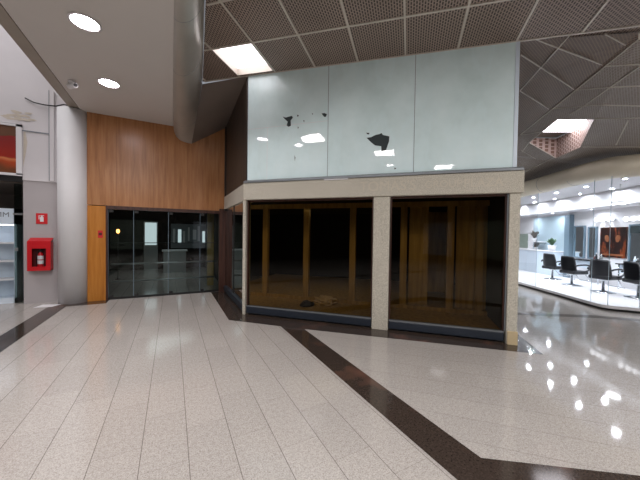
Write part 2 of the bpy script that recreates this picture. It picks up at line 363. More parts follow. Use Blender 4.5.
for z in (.5, .9, 1.3): MB().box(-.9, .53, .02, .38, z, z + .035).build('shelf', 'white', dc)
MB().box(-.88, .5, .05, .1, 1.70, 1.725).build('light_strip', 'tube', dc)
MB().poly([(-.9, -.005, .12), (.56, -.005, .12), (.56, -.005, 1.73), (-.9, -.005, 1.73)]).build('glass_front', 'glass_s', dc)
text_mesh('lettering', 'AMM', .15, 'copy', dc, (.30, -.006, 1.93))

# fire extinguisher box, extinguisher, sign
fb = empty('fire_extinguisher_box', (-2.55, LY, .73)); tag(fb, 'red metal fire extinguisher box mounted on the grey wall', 'box')
b = MB(); W, D, Hh = .19, .16, .62
b.box(-W, -W + .02, -D, 0, 0, Hh).box(W - .02, W, -D, 0, 0, Hh).box(-W, W, -D, 0, 0, .02).box(-W, W, -.015, 0, 0, Hh)
b.poly([(-W, -D, Hh), (W, -D, Hh), (W, 0, Hh + .07), (-W, 0, Hh + .07)], .02, (0, 0, 1))
b.build('case', 'red', fb)
MB().box(-W, -W + .075, -D - .012, -D, 0, Hh).box(W - .075, W, -D - .012, -D, 0, Hh).box(-W + .075, W - .075, -D - .012, -D, 0, .09).box(-W + .075, W - .075, -D - .012, -D, Hh - .14, Hh).build('door', 'red', fb)
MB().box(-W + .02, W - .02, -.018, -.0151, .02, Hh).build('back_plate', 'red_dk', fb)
MB().poly([(-.115, -D - .004, .09), (.115, -D - .004, .09), (.115, -D - .004, Hh - .14), (-.115, -D - .004, Hh - .14)]).build('window', 'glass_s', fb)
fe = empty('fire_extinguisher', (-2.55, LY - .085, .752)); tag(fe, 'small red fire extinguisher with white label inside the red box', 'fire extinguisher')
MB().lathe([(.045, 0), (.05, .02), (.05, .30), (.036, .35), (.018, .37), (.018, .4)], 18).build('cylinder', 'red', fe)
MB().lathe([(.0515, .12), (.0515, .2)], 18, cap=False).lathe([(.0515, .22), (.0515, .3)], 18, cap=False).build('label', 'white', fe)
MB().tube([(0, 0, .4), (0, -.02, .43), (.05, -.03, .42)], .009).box(-.02, .02, -.02, .02, .38, .42).build('valve', 'black', fe)
MB().tube([(.0, -.01, .4), (-.045, -.02, .38), (-.06, -.01, .25), (-.06, 0, .1)], .007).build('hose', 'black', fe)
es = empty('extinguisher_sign', (-2.55, LY - .012, 1.745)); tag(es, 'square red sign with white extinguisher symbol above the box', 'sign')
MB().box(-.095, .095, 0, .012, 0, .235, bev=.003).build('plate', 'signred', es)
MB().box(-.028, .032, -.002, 0, .05, .15).poly([(-.022, -.001, .15), (.026, -.001, .15), (.012, -.001, .175), (-.008, -.001, .175)]).box(-.012, .04, -.002, 0, .175, .19).box(-.05, -.038, -.002, 0, .1, .185).box(-.05, -.01, -.002, 0, .18, .188).build('symbol', 'white', es)
tag(MB().poly([(-.19, -.1, .004), (.12, -.15, .004), (.22, .05, .004), (-.1, .12, .012)], .002).build('paper_sheet', 'white', loc=(-2.35, 7.98, 0)), 'white sheet of paper lying on the floor below the extinguisher box', 'paper')
st = MB().box(-.045, .045, -.004, 0, 0, .17).build('sticker', 'signred', loc=(-1.46, WY, 1.45)); tag(st, 'small worn red sticker on the orange wood panel', 'sticker')
MB().box(-.03, .03, -.005, -.004, .06, .12).build('print', 'red_dk', st)
cbl = [at(25, 98, (0, LY - .04, 0), (0, 1, 0)), at(34, 102.5, (0, LY - .06, 0), (0, 1, 0)), at(45, 105, (0, LY - .06, 0), (0, 1, 0)), at(56, 106, (0, LY - .05, 0), (0, 1, 0))]
cbl += [at(64, 104.5, (0, 8.1, 0), (0, 1, 0)), at(74, 107, (0, 8.0, 0), (0, 1, 0))]
tag(MB().tube(cbl, .013, 6).build('hanging_cable', 'cable'), 'loose black cable hanging across the white wall to the column top', 'cable')

# ------------------------------------------------------------------ beige ceiling, beam, nosing
BZ = 4.27
struct(MB().poly([(-1.80, 4.42, BZ), (-.1, 3.7, BZ), (.06, 3.7, BZ), (.06, 8.3, BZ), (-1.80, 8.3, BZ)], .1, (0, 0, 1)).build('ceiling_1', 'beige'), 'smooth beige ceiling with round downlights', 'ceiling')
struct(MB().box(-2.0, -1.825, 4.45, 8.4, BZ + .02, BZ + .7).build('beam', 'beam'), 'taupe edge beam of the beige ceiling', 'beam')
struct(MB().box(-1.825, -1.80, 4.43, 8.3, BZ + .05, BZ + .1).build('trim_8', 'black'), 'dark groove between beige ceiling and edge beam', 'groove')
struct(MB().poly([(-2.0, 4.5, BZ), (-.1, 3.7, BZ), (.06, 3.7, BZ), (.06, 3.66, BZ), (-.12, 3.66, BZ), (-2.0, 4.46, BZ)], .6, (0, 0, 1)).build('trim_9', 'nose2'), 'end fascia of the beige ceiling', 'fascia')
def bez(p, k=10):
    o = []
    for i in range(k + 1):
        t = i / k; o.append([sum(c * w for c, w in zip(cs, ((1 - t) ** 3, 3 * t * (1 - t) ** 2, 3 * t * t * (1 - t), t ** 3))) for cs in zip(*p)])
    return o
secs = []
for y, p in ((3.3, [(.0, BZ + .3), (.03, BZ + .2), (.30, 4.55), (.34, 4.78)]), (3.66, [(.0, BZ + .02), (.03, BZ - .1), (.32, 4.27), (.36, 4.76)]), (4.2, [(0, BZ + .02), (.03, BZ - .13), (.34, 4.22), (.385, 4.74)]),
             (6.37, [(.0, BZ + .02), (.03, BZ - .22), (.40, 4.10), (.54, 4.66)]), (7.2, [(0, BZ + .02), (.02, 4.0), (.3, 3.98), (.49, 4.28)]), (8.1, [(.02, BZ + .02), (.03, 3.98), (.16, 3.9), (.44, 3.9)])):
    secs.append([(x, y, z) for x, z in bez(p)])
full = []
for i in range(len(secs) - 1):
    for k in range(6):
        t = k / 6; full.append([[a + (b2 - a) * t for a, b2 in zip(p, q)] for p, q in zip(secs[i], secs[i + 1])])
full.append(secs[-1])
ns = struct(MB().grid(full).build('trim_10', 'nose'), 'rounded metallic sheet edge between beige ceiling and gridded ceiling', 'ceiling edge')
for idx in (10, 15, 25): MB().tube(full[idx], .003, 5).build('sheet_joint', 'copy', ns)

# ------------------------------------------------------------------ gridded ceiling (gently tilted), booth side at q = 0
def zA(s, q): return 4.665 - .041 * s + .03 * q
def CP(s, q, dz=0):                      # q = distance from the booth front towards the viewer
    p = FP(s, -q); p.z = zA(s, q) + dz; return p
def CPxy(x, y): 
    v = Vector((x, y, 0)) - A0; return CP(v.dot(SU), -v.dot(DU))
def sq_of(v): w = v - A0; return (w.dot(SU), -w.dot(DU))
LIGHTS = [(-.16, .07), (.62 - .78 - .16 + .02, 3.06), (2.18 - .44, 5.86), (4.11, 8.73)]
LIGHTS[1] = (-.42, 3.6); LIGHTS[2] = (1.73, 5.85); LIGHTS[3] = (4.11, 8.7)
LIGHTS += [(6.86, 4.03)]  # added panel behind the viewer, brightens the floor on the salon side
outer = [(.545, 6.365), (.39, 4.2), (.35, 3.62), (-.14, 3.62), (-2.0, 4.4), (-9, 4.4), (-9, -9), (8, -9)]
bA = MB(); ov = [CPxy(*p) for p in outer] + [CP(7.9, -.15), CP(4.68, -.15), CP(4.68, 0)]
def fill(mb, loops):
    es = []
    for lp in loops:
        vs = [mb.bm.verts.new(p) for p in lp]
        es += [mb.bm.edges.new((vs[i], vs[(i + 1) % len(vs)])) for i in range(len(vs))]
    bmesh.ops.triangle_fill(mb.bm, use_beauty=True, use_dissolve=False, edges=es)
LS = .77
holes = [[CP(s, q), CP(s + LS, q), CP(s + LS, q + LS), CP(s, q + LS)] for s, q in LIGHTS]
fill(bA, [ov] + holes)
cA = struct(bA.build('ceiling_2', 'perf', uvf=lambda c: sq_of(c)), 'brown perforated metal ceiling panels in a pale grid', 'ceiling')
def bar(mb, p, q, w=.03, drop=.02):
    p, q = Vector(p), Vector(q); d = (q - p).normalized(); sd = d.cross(Vector((0, 0, 1))).normalized() * (w / 2); dn = Vector((0, 0, -drop))
    P = [p + sd, p - sd, q - sd, q + sd]; vs = [mb.bm.verts.new(v + dn) for v in P] + [mb.bm.verts.new(v + Vector((0, 0, .01))) for v in P]
    for f in ((0, 1, 2, 3), (7, 6, 5, 4), (0, 4, 5, 1), (1, 5, 6, 2), (2, 6, 7, 3), (3, 7, 4, 0)): mb.bm.faces.new([vs[i] for i in f])
bb = MB()
def inside(s, q):
    p = FP(s, -q); return (((p.y < 3.62 or p.x > .37 + .07 * (p.y - 4)) if p.x > -.14 else p.y < 3.55 - (p.x + .14) * .42 if p.x > -2 else p.y < 4.4)) and p.y > -9 and p.x < 12
def run(fn, t0, t1, step=.1):
    cur = None; t = t0
    while t <= t1 + 1e-6:
        s, q = fn(t)
        if inside(s, q):
            if cur is None: cur = t
            last = t
        elif cur is not None:
            if last > cur: bar(bb, CP(*fn(cur)), CP(*fn(last)), .028, .012)
            cur = None
        t += step
    if cur is not None and last > cur: bar(bb, CP(*fn(cur)), CP(*fn(last)), .028, .012)
for k in range(-14, 10):
    s = .62 + .78 * k; run(lambda t, s=s: (s, t), 0, 16)
for k in range(0, 19):
    q = .0 + .83 * k if k < 2 else .83 + .80 * (k - 1)
    run(lambda t, q=q: (t, q), -12, 7.9)
struct(bb.build('ceiling_grid_trim', 'bar'), 'pale metal grid bars of the perforated ceiling', 'ceiling grid')
struct(MB().poly([(-9, 4.4, 4.2), (-2.0, 4.4, 4.2), (-2.0, 4.4, 9), (-9, 4.4, 9)]).build('wall_atrium', 'wall_w'), 'white upper wall of the open well', 'wall')

def make_panel_light():
    r = empty('ceiling_light_panel', (0, 0, 0))
    h = .085; e = .015; L = LS
    f = MB()
    for (x0, x1, y0, y1) in ((0, L, 0, e), (0, L, L - e, L), (0, e, 0, L), (L - e, L, 0, L)): f.box(x0, x1, y0, y1, -.012, h)
    f.build('frame', 'bar', r)
    MB().box(e, L - e, e, L - e, h - .01, h).build('diffuser', 'lamp', r)
    return r
pl0 = make_panel_light()
LL = ['square white ceiling light panel over the corner of the papered windows', 'square ceiling light panel reflected beside the small tears in the papered windows', 'square ceiling light panel reflected below the large tear', 'square ceiling light panel reflected at the foot of the third papered window', 'square ceiling light panel added out of view to light the salon side floor']
for i, (s, q) in enumerate(LIGHTS):
    o = pl0 if i == 0 else copy_tree(pl0)
    p = CP(s, q); o.matrix_world = Matrix.Translation(p) @ Matrix((tuple(SU) , tuple(-DU), (0, 0, -1))).transposed().to_4x4() if False else Matrix.Translation(p)
    o.location = CP(s, q + LS); o.rotation_euler = (math.atan(-.03), math.atan(.041), ROT_F); o.scale.z = 1.5 if i == 0 else .25
    tag(o, LL[i], 'ceiling light', 'square ceiling light panels')

# dark plain soffit between nosing, booth side and wood wall
qs = [Vector(p) for p in ((.54, 6.365, 4.655), (1.30, 5.61, 4.655), (1.30, 8.1, 4.47), (.44, 8.1, 3.9))]
struct(MB().grid([[(qs[0] * (1 - u) + qs[1] * u) * (1 - v) + (qs[3] * (1 - u) + qs[2] * u) * v for u in [i / 12 for i in range(13)]] for v in [i / 12 for i in range(13)]]).build('ceiling_3', 'soffit'), 'plain dark sloping soffit beside the corner shop', 'ceiling')

# ------------------------------------------------------------------ ceiling parts towards the salon
C1, C2, C3 = Vector((10, 5.1, 3.38)), Vector((8.67, 3.05, 3.41)), Vector((5.7, 1.48, 4.34))
nC = (C2 - C1).cross(C3 - C1)
def c_(px, py): return at(px, py, C1, nC)
crN, crF = c_(640, 38), c_(520, 135); crX = crF + (crF - crN) * .45; bdN = c_(640, 32)
B1 = Vector((4.45, 2.46, zA(4.5, 0))); nB = (bdN - B1).cross(crF - B1)
def b_(px, py): return at(px, py, B1, nB)
cu = (crF - crN).normalized(); cv = cu.cross(nC).normalized()
mB = MB().poly([B1, bdN, crN, crF, crX, crX + cu * 3.5, B1 + Vector((2.2, 7.5, .1))])
uvC = lambda c: ((c - crN).dot(cu), (c - crN).dot(cv))
struct(mB.build('ceiling_4', 'perf2', uvf=uvC), 'dim brown perforated ceiling wedge beyond the end of the papered windows', 'ceiling')
opening = [c_(557, 119.5), c_(594, 119.5), c_(580, 147.5), c_(556, 158), c_(529, 142.5)]
edge = [c_(640, 149), c_(590, 158), c_(556, 165), c_(523, 183)]; edge = [Vector((p.x, p.y, max(p.z, 3.40))) + BU * .66 for p in edge]; edge.append(edge[-1] + (edge[-1] - edge[-2]) * 1.6)
edge.append(edge[-1] + AU * 2.5); mC = MB(); fill(mC, [[bdN, crN, crF, crX, crX + cu * 3.5] + edge[::-1], opening])
struct(mC.build('ceiling_5', 'perf3', uvf=uvC), 'greyish perforated ceiling sloping down to the hair salon', 'ceiling')
A_end = CP(7.9, 0)
struct(MB().poly([bdN, A_end, (9.6, .2, 3.37), edge[0]]).build('ceiling_6', 'perf3', uvf=uvC), 'sloping perforated ceiling continuing past the salon front', 'ceiling')
gb = MB()
for pts in ([(520, 91), (570, 35)], [(521, 55), (543, 69), (575, 90)], [(535, 39), (560, 49), (605, 66)], [(520, 91), (549, 109)], [(605, 34), (629, 47)]):
    for a, b2 in zip(pts, pts[1:]): bar(gb, b_(*a), b_(*b2), .013, .006)
for a, b2 in (((520, 135), (640, 38)), ((570, 114), (585, 105)), ((585, 105), (640, 66)), ((575, 90), (607, 87.5)), ((607, 87.5), (640, 86)), ((605, 66), (640, 64.5)), ((552, 109), (592, 105)), ((592, 105), (640, 106)),
              ((594, 119), (640, 118)), ((628, 121), (616, 145)), ((525, 172), (555, 157)), ((582, 147), (640, 147)), ((529, 142.5), (556, 158)), ((522, 152), (529, 142.5)), ((520, 135), (540, 132)), ((536, 159), (521, 150)), ((529,142.5),(557,119.5))):
    bar(gb, c_(*a), c_(*b2), .016, .008)
bar(gb, crN, bdN, .03); 
struct(gb.build('ceiling_grid_trim', 'bar'), 'pale grid bars of the sloping ceiling near the salon', 'ceiling grid')
ZT = 4.09
rl = empty('recessed_ceiling_light', (7.6, 3.1, 3.9)); tag(rl, 'recessed ceiling light well with perforated sides in the sloping ceiling by the salon', 'ceiling light')
def loc(p): return Vector(p) - Vector((7.6, 3.1, 3.9))
w = MB(); n = len(opening)
for i in range(n):
    a, b2 = opening[i], opening[(i + 1) % n]
    a2, b3 = Vector((a.x, a.y, max(ZT + .02, a.z + .02))), Vector((b2.x, b2.y, max(ZT + .02, b2.z + .02)))
    w.poly([loc(a), loc(b2), loc(b3), loc(a2)])
w.build('well_side', perf_mat('perforated_lit', (226, 206, 200), (120, 92, 80), .075), rl, uvf=lambda c: (c.x * .75 + c.y * .66, c.z), recalc=False)  # paler perforated copy, lamp light put into its colour
MB().poly([loc((p.x, p.y, ZT + .03)) for p in opening]).build('well_top', 'soffit', rl)
MB().poly([loc(at(px, py, (0, 0, ZT), (0, 0, 1))) for px, py in ((542, 132), (557, 119.8), (593.5, 119.8), (575, 132))]).build('diffuser', 'lamp_far', rl)

# ------------------------------------------------------------------ downlights, dome
def downlight(name, p, r, mat, label, group, cat='downlight'):
    o = empty(name, p)
    MB().lathe([(r, .0), (r * 1.14, -.004), (r * 1.16, -.012), (r * 1.0, -.016), (r * .96, -.006)], 28, cap=False).build('trim_ring', 'white', o)
    MB().lathe([(r * .98, -.004), (r * .5, -.0045), (.001, -.005)], 28, cap=False).build('lens', mat, o)
    return tag(o, label, cat, group)
downlight('downlight', (-.995, 4.665, BZ), .15, 'down', 'round downlight in the beige ceiling, the nearer to the viewer of the pair', 'round downlights in the beige ceiling')
downlight('downlight', (-1.016, 6.345, BZ), .15, 'down', 'round downlight in the beige ceiling, nearer the wood wall', 'round downlights in the beige ceiling')
for i, (x, y, t_) in enumerate(((-2.64, 2.84, 'reflected below the small tears'), (-3.24, -1.96, 'reflected under the large tear'), (-4.5, -5.0, 'far behind the viewer'), (-.8, -6.8, 'at the far end of the mall'))):
    p = CPxy(x, y); p.z -= .004; downlight('downlight', p, .16, 'down', 'round downlight in the perforated ceiling, ' + t_, 'round downlights in the perforated ceiling')
sd = empty('security_camera', (-1.59, 6.587, BZ)); tag(sd, 'small white camera on the beige ceiling near the beam', 'camera')
MB().lathe([(.05, 0), (.055, -.03), (.03, -.045)], 16).build('mount', 'white', sd)
bd_ = MB().tube([(-.05, .06, -.085), (.0, 0, -.08), (.07, -.1, -.1)], [.045, .05, .045], 14).build('body', 'white', sd)
MB().tube([(.07, -.1, -.1), (.078, -.112, -.103)], [.03, .028], 12).build('lens', 'black', bd_)

# ------------------------------------------------------------------ corner shop (booth)
def fbox(mb, s0, s1, d0, d1, z0, z1, bev=0): return mb.box(s0, s1, d0, d1, z0, z1, bev)
FW = 4.64
li = struct(empty('lintel', A0, ROT_F), 'pale pebble concrete band over the tinted windows with faint letter traces', 'lintel')
MB().box(-.02, FW + .015, -.06, .2, 2.25, 2.58, bev=.01).build('front_band', 'conc', li)
sbm = MB().box(1.255, 1.5, 5.66, 8.1, 2.25, 2.58).build('side_band', 'conc', li); sbm.matrix_parent_inverse = li.matrix_basis.inverted() if False else Matrix.Identity(4)
# side band is authored in world axes; express it in the parent's frame
mp = Matrix.Translation(A0) @ Matrix.Rotation(ROT_F, 4, 'Z'); sbm.data.transform(mp.inverted())
MB().poly([(-.0, -.085, 2.605), (FW, -.085, 2.605), (FW, -.02, 2.635), (0, -.02, 2.635)], .03, (0, 0, -1)).build('flashing', 'alu', li)
for body, px, sz in (("TOMAS'S", 387, .23), ('GROUP', 443, .16), ('PLAZA', 483, .18)):
    text_mesh('ghost_lettering', body, sz, 'ghost', li, (fs(px, 190, -.06)[0], -.0605, 2.41), ext=.0009)
MB().box(1.62, 2.05, -.075, -.06, 2.555, 2.6).build('paper_strip', 'white', li)

for i, (s0, s1, lab) in enumerate(((-.045, .02, 'slim pebble concrete pillar at the far corner of the tinted windows'), (2.49, 2.76, 'square pebble concrete pillar between the two tinted windows'), (4.485, 4.625, 'pebble concrete pillar at the near end of the tinted windows, beside the salon'))):
    p = struct(empty('pillar', FP((s0 + s1) / 2, .0), ROT_F), lab, 'pillar'); h = (s1 - s0) / 2
    MB().box(-h, h, -.03, .16, 0, 2.25, bev=.008).build('shaft', 'conc', p)
    if i == 2:
        MB().box(-h - .021, -h - .003, -.005, .14, .18, 2.25, bev=.003).build('edge_strip', 'alu', p)
        MB().box(-.06, h + .004, -.05, .0, 0, .2, bev=.006).build('foot_block', 'bag', p)
for k, (s0, s1) in enumerate(((.03, 2.48), (2.77, 4.462))):
    w_ = struct(empty('window_%d' % (k + 1), FP(s0, .02), ROT_F), ('bronze tinted shop window from corner pillar to middle pillar', 'bronze tinted shop window between middle and end pillars')[k], 'window'); L = s1 - s0
    MB().poly([(0, .02, .16), (L, .02, .16), (L, .02, 2.25), (0, .02, 2.25)]).build('tinted_pane', 'glass_b', w_)
    MB().box(0, L, -.035, .05, .03, .17, bev=.015).build('kickboard', 'kick', w_)
    MB().box(0, L, -.036, .06, .165, .178).build('sill_edge', 'alu', w_)
    MB().box(0, .02, 0, .05, .178, 2.25).box(L - .018, L, 0, .05, .178, 2.25).box(.02, L - .018, 0, .05, 2.215, 2.25).build('frame', 'jamb', w_)
w_ = struct(empty('window_3', (1.3, 5.7, 0)), 'dark glass shop window on the side facing the glass doors', 'window')
MB().poly([(0, 0, .16), (0, 2.35, .16), (0, 2.35, 2.25), (0, 0, 2.25)]).build('tinted_pane', 'glass_b', w_)
MB().box(-.05, .05, -.02, 2.4, .03, .17, bev=.012).build('kickboard', 'kick', w_)
MB().box(-.012, .03, 0, .04, .16, 2.25).box(-.012, .03, 1.2, 1.24, .16, 2.25).build('frame', 'black', w_)
# upper papered windows
zt = lambda s: zA(s, 0) + .0
edges_ = [.03, 1.66, 3.12, FW - .12]
tears = {0: [[(152, 95), (163, 98), (185, 92), (188, 99), (180, 108), (181, 127), (173, 131), (166, 126), (170, 113), (160, 104)], [(203, 88), (209, 90), (207, 95), (203, 93)], [(256, 82), (260, 85), (257, 88)], [(225, 108), (229, 108), (228, 116)], [(290, 84), (300, 82), (309, 86), (306, 95), (300, 96)], [(205, 130), (209, 133), (206, 138)], [(194, 232), (197, 240), (195, 253)]],
         1: [[(450, 170), (466, 168), (482, 160), (496, 157), (503, 153), (508, 160), (531, 165), (530, 182), (519, 214), (503, 217), (502, 200), (480, 197), (466, 186)], [(449, 152), (460, 153), (459, 158), (452, 157)], [(548, 276), (556, 278), (550, 283)]], 2: []}
for k in range(3):
    s0, s1 = edges_[k] + .004, edges_[k + 1] - .004
    w_ = struct(empty('window_%d' % (k + 4), FP(s0, 0), ROT_F), ('papered upper window with small tears at the far corner', 'papered upper window with one large dark tear', 'papered upper window without tears above the near tinted window')[k], 'window')
    MB().poly([(0, 0, 2.6), (s1 - s0, 0, 2.6), (s1 - s0, 0, zt(s1)), (0, 0, zt(s0))], .02, (0, 1, 0)).build('papered_pane', 'paper', w_)
    for tr in tears[k]:
        MB().poly([(fs(240 + x / 3.5556, 90 + y / 3.5556)[0] - s0, -.003, fs(240 + x / 3.5556, 90 + y / 3.5556)[1]) for x, y in tr], .0025, (0, 1, 0)).build('tear', 'tear', w_)
    MB().box(-.008, .0, -.004, .03, 2.6, zt(s0)).build('joint', 'copy', w_)
    if k == 0:
        MB().box(0, s1 - s0, -.002, 0, 3.62, 3.626).box(.42, .426, -.002, 0, 2.6, 3.62).build('paper_seam', 'white', w_)
struct(MB().box(FW - .12, FW - .07, -.005, .1, 2.6, zt(FW)).build('trim_11', 'pale', loc=A0, rotz=ROT_F), 'pale edge trim at the near end of the papered windows', 'trim')
struct(MB().box(1.285, 1.34, 5.66, 8.0, 2.58, 4.75).build('wall_side', 'wood_dk'), 'dark brown side wall above the side window of the corner shop', 'wall')
struct(MB().box(1.26, 1.36, 8.0, 8.1, 2.2, 4.75).build('trim_12', 'black'), 'black gap between dark side wall and wood wall', 'trim')
# booth shell and interior
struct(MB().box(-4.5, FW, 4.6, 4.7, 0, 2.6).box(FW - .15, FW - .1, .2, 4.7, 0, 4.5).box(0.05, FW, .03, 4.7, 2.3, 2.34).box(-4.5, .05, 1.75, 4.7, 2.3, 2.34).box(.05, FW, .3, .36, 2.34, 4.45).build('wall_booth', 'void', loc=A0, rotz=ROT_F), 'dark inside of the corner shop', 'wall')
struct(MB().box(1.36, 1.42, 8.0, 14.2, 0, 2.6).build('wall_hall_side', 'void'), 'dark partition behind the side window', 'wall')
struct(MB().poly([(.03, .05, .125), (FW - .03, .05, .125), (FW - .03, 4.6, .125), (-1.6, 4.6, .125), (-1.6, 1.75, .125)]).build('floor_booth', 'timber', loc=A0, rotz=ROT_F), 'brown wooden floor inside the corner shop', 'floor')
ts = empty('timber_screen', FP(0, 1.13), ROT_F); tag(ts, 'row of light brown timber posts standing behind the tinted windows', 'timber screen')
for px in (265.5, 306, 352, 402.5, 449, 478): 
    s = fs(px, 300, 1.13)[0]; wd = .065
    MB().box(s - wd, s + wd, -.05, .05, .125, 2.28, bev=.006).build('post', 'timber', ts)
s9 = FW - .05
MB().box(-1.0, s9, -.04, .04, 2.18, 2.28).build('header_rail', 'timber', ts)
MB().box(-1.0, s9, -.06, .06, .126, .2).build('sill_rail', 'timber', ts)
s6, s7 = fs(402, 300, 1.13)[0], fs(430, 300, 1.13)[0]
for p0, p1, d in ((408, 427, .08), (455, 474, .08), (481, 497, .08), (427, 446, 1.6)):
    MB().box(fs(p0, 300, 1.13 + d)[0], fs(p1, 300, 1.13 + d)[0], d, d + .03, .2, 2.2).build('wood_panel', 'timber', ts)
# bag on the booth floor
bg = MB(); bmesh.ops.create_icosphere(bg.bm, subdivisions=3, radius=1)
for v in bg.bm.verts:
    n_ = 1 + .22 * math.sin(v.co.x * 7 + 1) * math.cos(v.co.y * 6) + .12 * math.sin(v.co.z * 11 + v.co.x * 5)
    v.co = Vector((v.co.x * .21 * n_, v.co.y * .15 * n_, max(0, (v.co.z + .55)) * .115 * n_))
bp_ = at(325, 304, (0, 0, .13), (0, 0, 1))
tag(bg.build('crumpled_bag', 'bag', loc=(bp_.x, bp_.y, .126), rotz=-.5), 'crumpled pale bag lying on the shop floor behind the tinted window', 'bag')
sb_ = MB(); bmesh.ops.create_icosphere(sb_.bm, subdivisions=2, radius=1)
for v in sb_.bm.verts: v.co = Vector((v.co.x * .16, v.co.y * .12, max(0, v.co.z + .4) * .07 * (1 + .3 * math.sin(9 * v.co.x))))
bp2 = at(314, 306, (0, 0, .13), (0, 0, 1))
tag(sb_.build('dark_cloth', 'black', loc=(bp2.x - .12, bp2.y + .08, .126)), 'dark crumpled cloth on the shop floor beside the pale bag', 'cloth')

# ------------------------------------------------------------------ hair salon
cor = Vector((8.52, 2.62, 0)); E2 = Vector((.58, -.815, 0))
e_far = SP(7.2, 0); e1 = SP(-.05, 0); e_end = cor + E2 * 3.0
front = [e_far, SP(3.0, 0), e1, SO + Vector((-.06, -.12, 0)), cor, cor + E2 * .25, e_end]
front = [e_far, SP(3.0, 0), SP(1.2, .02), SP(.15, 0), SO + Vector((-.075, -.17, 0)), cor + Vector((.03, -.07, 0)), cor + E2 * .35, e_end]
backp = [SP(-1.3, 4.5), SP(7.2, 4.5)]
slab = [tuple(p) for p in front + backp]
struct(MB().poly([(x, y, .055) for x, y, z in slab], .065, (0, 0, 1)).build('floor_salon', 'white'), 'glossy white raised floor of the hair salon', 'floor')
struct(MB().poly([tuple(Vector(p) + (Vector((.7, -.1, 0)) if i < 6 else Vector((.2, .3, 0)))) for i, p in enumerate(front)] and [tuple(p + BU * .12) for p in front] + [tuple(p) for p in backp], .055, (0, 0, 1)).build('baseboard_salon', 'black'), 'dark recessed base under the salon floor', 'baseboard')
GT = 2.98
sw = struct(empty('window_7', SO), 'frameless clear glass front of the hair salon', 'window')
gpts = [SP(7.2, .05), SP(2.1, .05), SP(.13, .05), cor + BU * .05, cor + E2 * .5 + BU * .05, e_end + BU * .05]
for a, b2 in zip(gpts, gpts[1:]):
    a = a - SO; b2 = b2 - SO
    g = MB().poly([(a.x, a.y, .12), (b2.x, b2.y, .12), (b2.x, b2.y, GT), (a.x, a.y, GT)]).build('glass_pane', 'glass_s', sw)
    MB().tube([(b2.x, b2.y, .12), (b2.x, b2.y, GT)], .006, 6).build('glass_joint', 'blue', g)
# rounded bulkhead over the glass
pth = [SP(8.5, .1), SP(5, .1), SP(2.6, .1), SP(1.3, .1), SP(.5, .08), SP(.1, .12), cor + BU * .16 + Vector((0, .05, 0)), cor + E2 * .35 + BU * .16, cor + E2 * .9 + BU * .14, e_end + BU * .14]
def smooth(ps, it=2):
    for _ in range(it):
        q = [ps[0]]
        for a, b2 in zip(ps, ps[1:]): q += [a * .75 + b2 * .25, a * .25 + b2 * .75]
        ps = q + [ps[-1]]
    return ps
pz = [p + Vector((0, 0, 3.17 + (.06 if i > 7 else 0))) for i, p in enumerate(pth)]
bn = MB().tube(smooth(pz), .24, 24).build('trim_13', 'nose2'); struct(bn, 'rounded beige bulkhead above the salon glass', 'bulkhead')
for p, d in ((SP(4.3, .1), AU), (SP(1.9, .1), AU), (SP(.75, .09), AU), (cor + E2 * .62 + BU * .15, E2)):
    d = d.normalized(); c0 = p + Vector((0, 0, 3.17 + (.04 if d == E2 else 0)))
    MB().tube([c0 - d * .004, c0 + d * .004], .2425, 24).build('joint_ring', 'copy', bn)
struct(MB().poly([tuple(p + BU * .2 + Vector((0, 0, 3.0))) for p in front] + [(p.x, p.y, 3.0) for p in backp], .05, (0, 0, 1)).build('ceiling_salon', 'white'), 'white salon ceiling with spotlights', 'ceiling')
SB = 2.65
def salon_obj(name, a, b, z=0, rz=0): return empty(name, SP(a, b, z), ROT_S + rz)
swall = struct(salon_obj('wall_salon', 0, SB), 'white rear wall of the hair salon', 'wall')
MB().box(-1.2, 9, -.15, 0, .12, 3.0).build('plaster', 'white', swall)
MB().box(4.3, 6.55, 0, .03, 1.08, 2.46).build('blue_panel', 'blue', swall)
MB().box(4.28, 4.52, 0, .16, .12, 2.46).build('blue_pier', 'blue_dk', swall)
MB().box(-.9, 9, 0, .75, 2.55, 2.99).build('soffit_box', 'white', swall)
struct(MB().box(8.9, 9, -.1, 2.6, .12, 3).build('wall_salon_end', 'white', loc=SP(0, SB), rotz=ROT_S), 'white end wall of the salon', 'wall')
co = salon_obj('washing_counter', 5.8, SB, .12); tag(co, 'pale blue white counter below the blue grey panel in the salon', 'counter')
MB().box(-1.24, 1.1, .01, .5, 0, .92).build('body', 'pale', co); MB().box(-1.26, 1.12, .01, .53, .92, .955, bev=.005).build('worktop', 'white', co)
for i in range(3): MB().box(-1.2 + i * .78, -1.2 + i * .78 + .74, .5, .512, .08, .86).build('door', 'pale', co)
pc = salon_obj('picture', 7.3, SB, 1.1); tag(pc, 'muted green picture on the white wall at the far end of the salon', 'picture')
MB().box(-.4, .4, .0, .03, 0, .66).build('canvas', 'picture', pc); MB().box(-.43, -.4, 0, .04, -.03, .69).box(.4, .43, 0, .04, -.03, .69).box(-.43, .43, 0, .04, .66, .69).box(-.43, .43, 0, .04, -.03, 0).build('frame', 'white', pc)
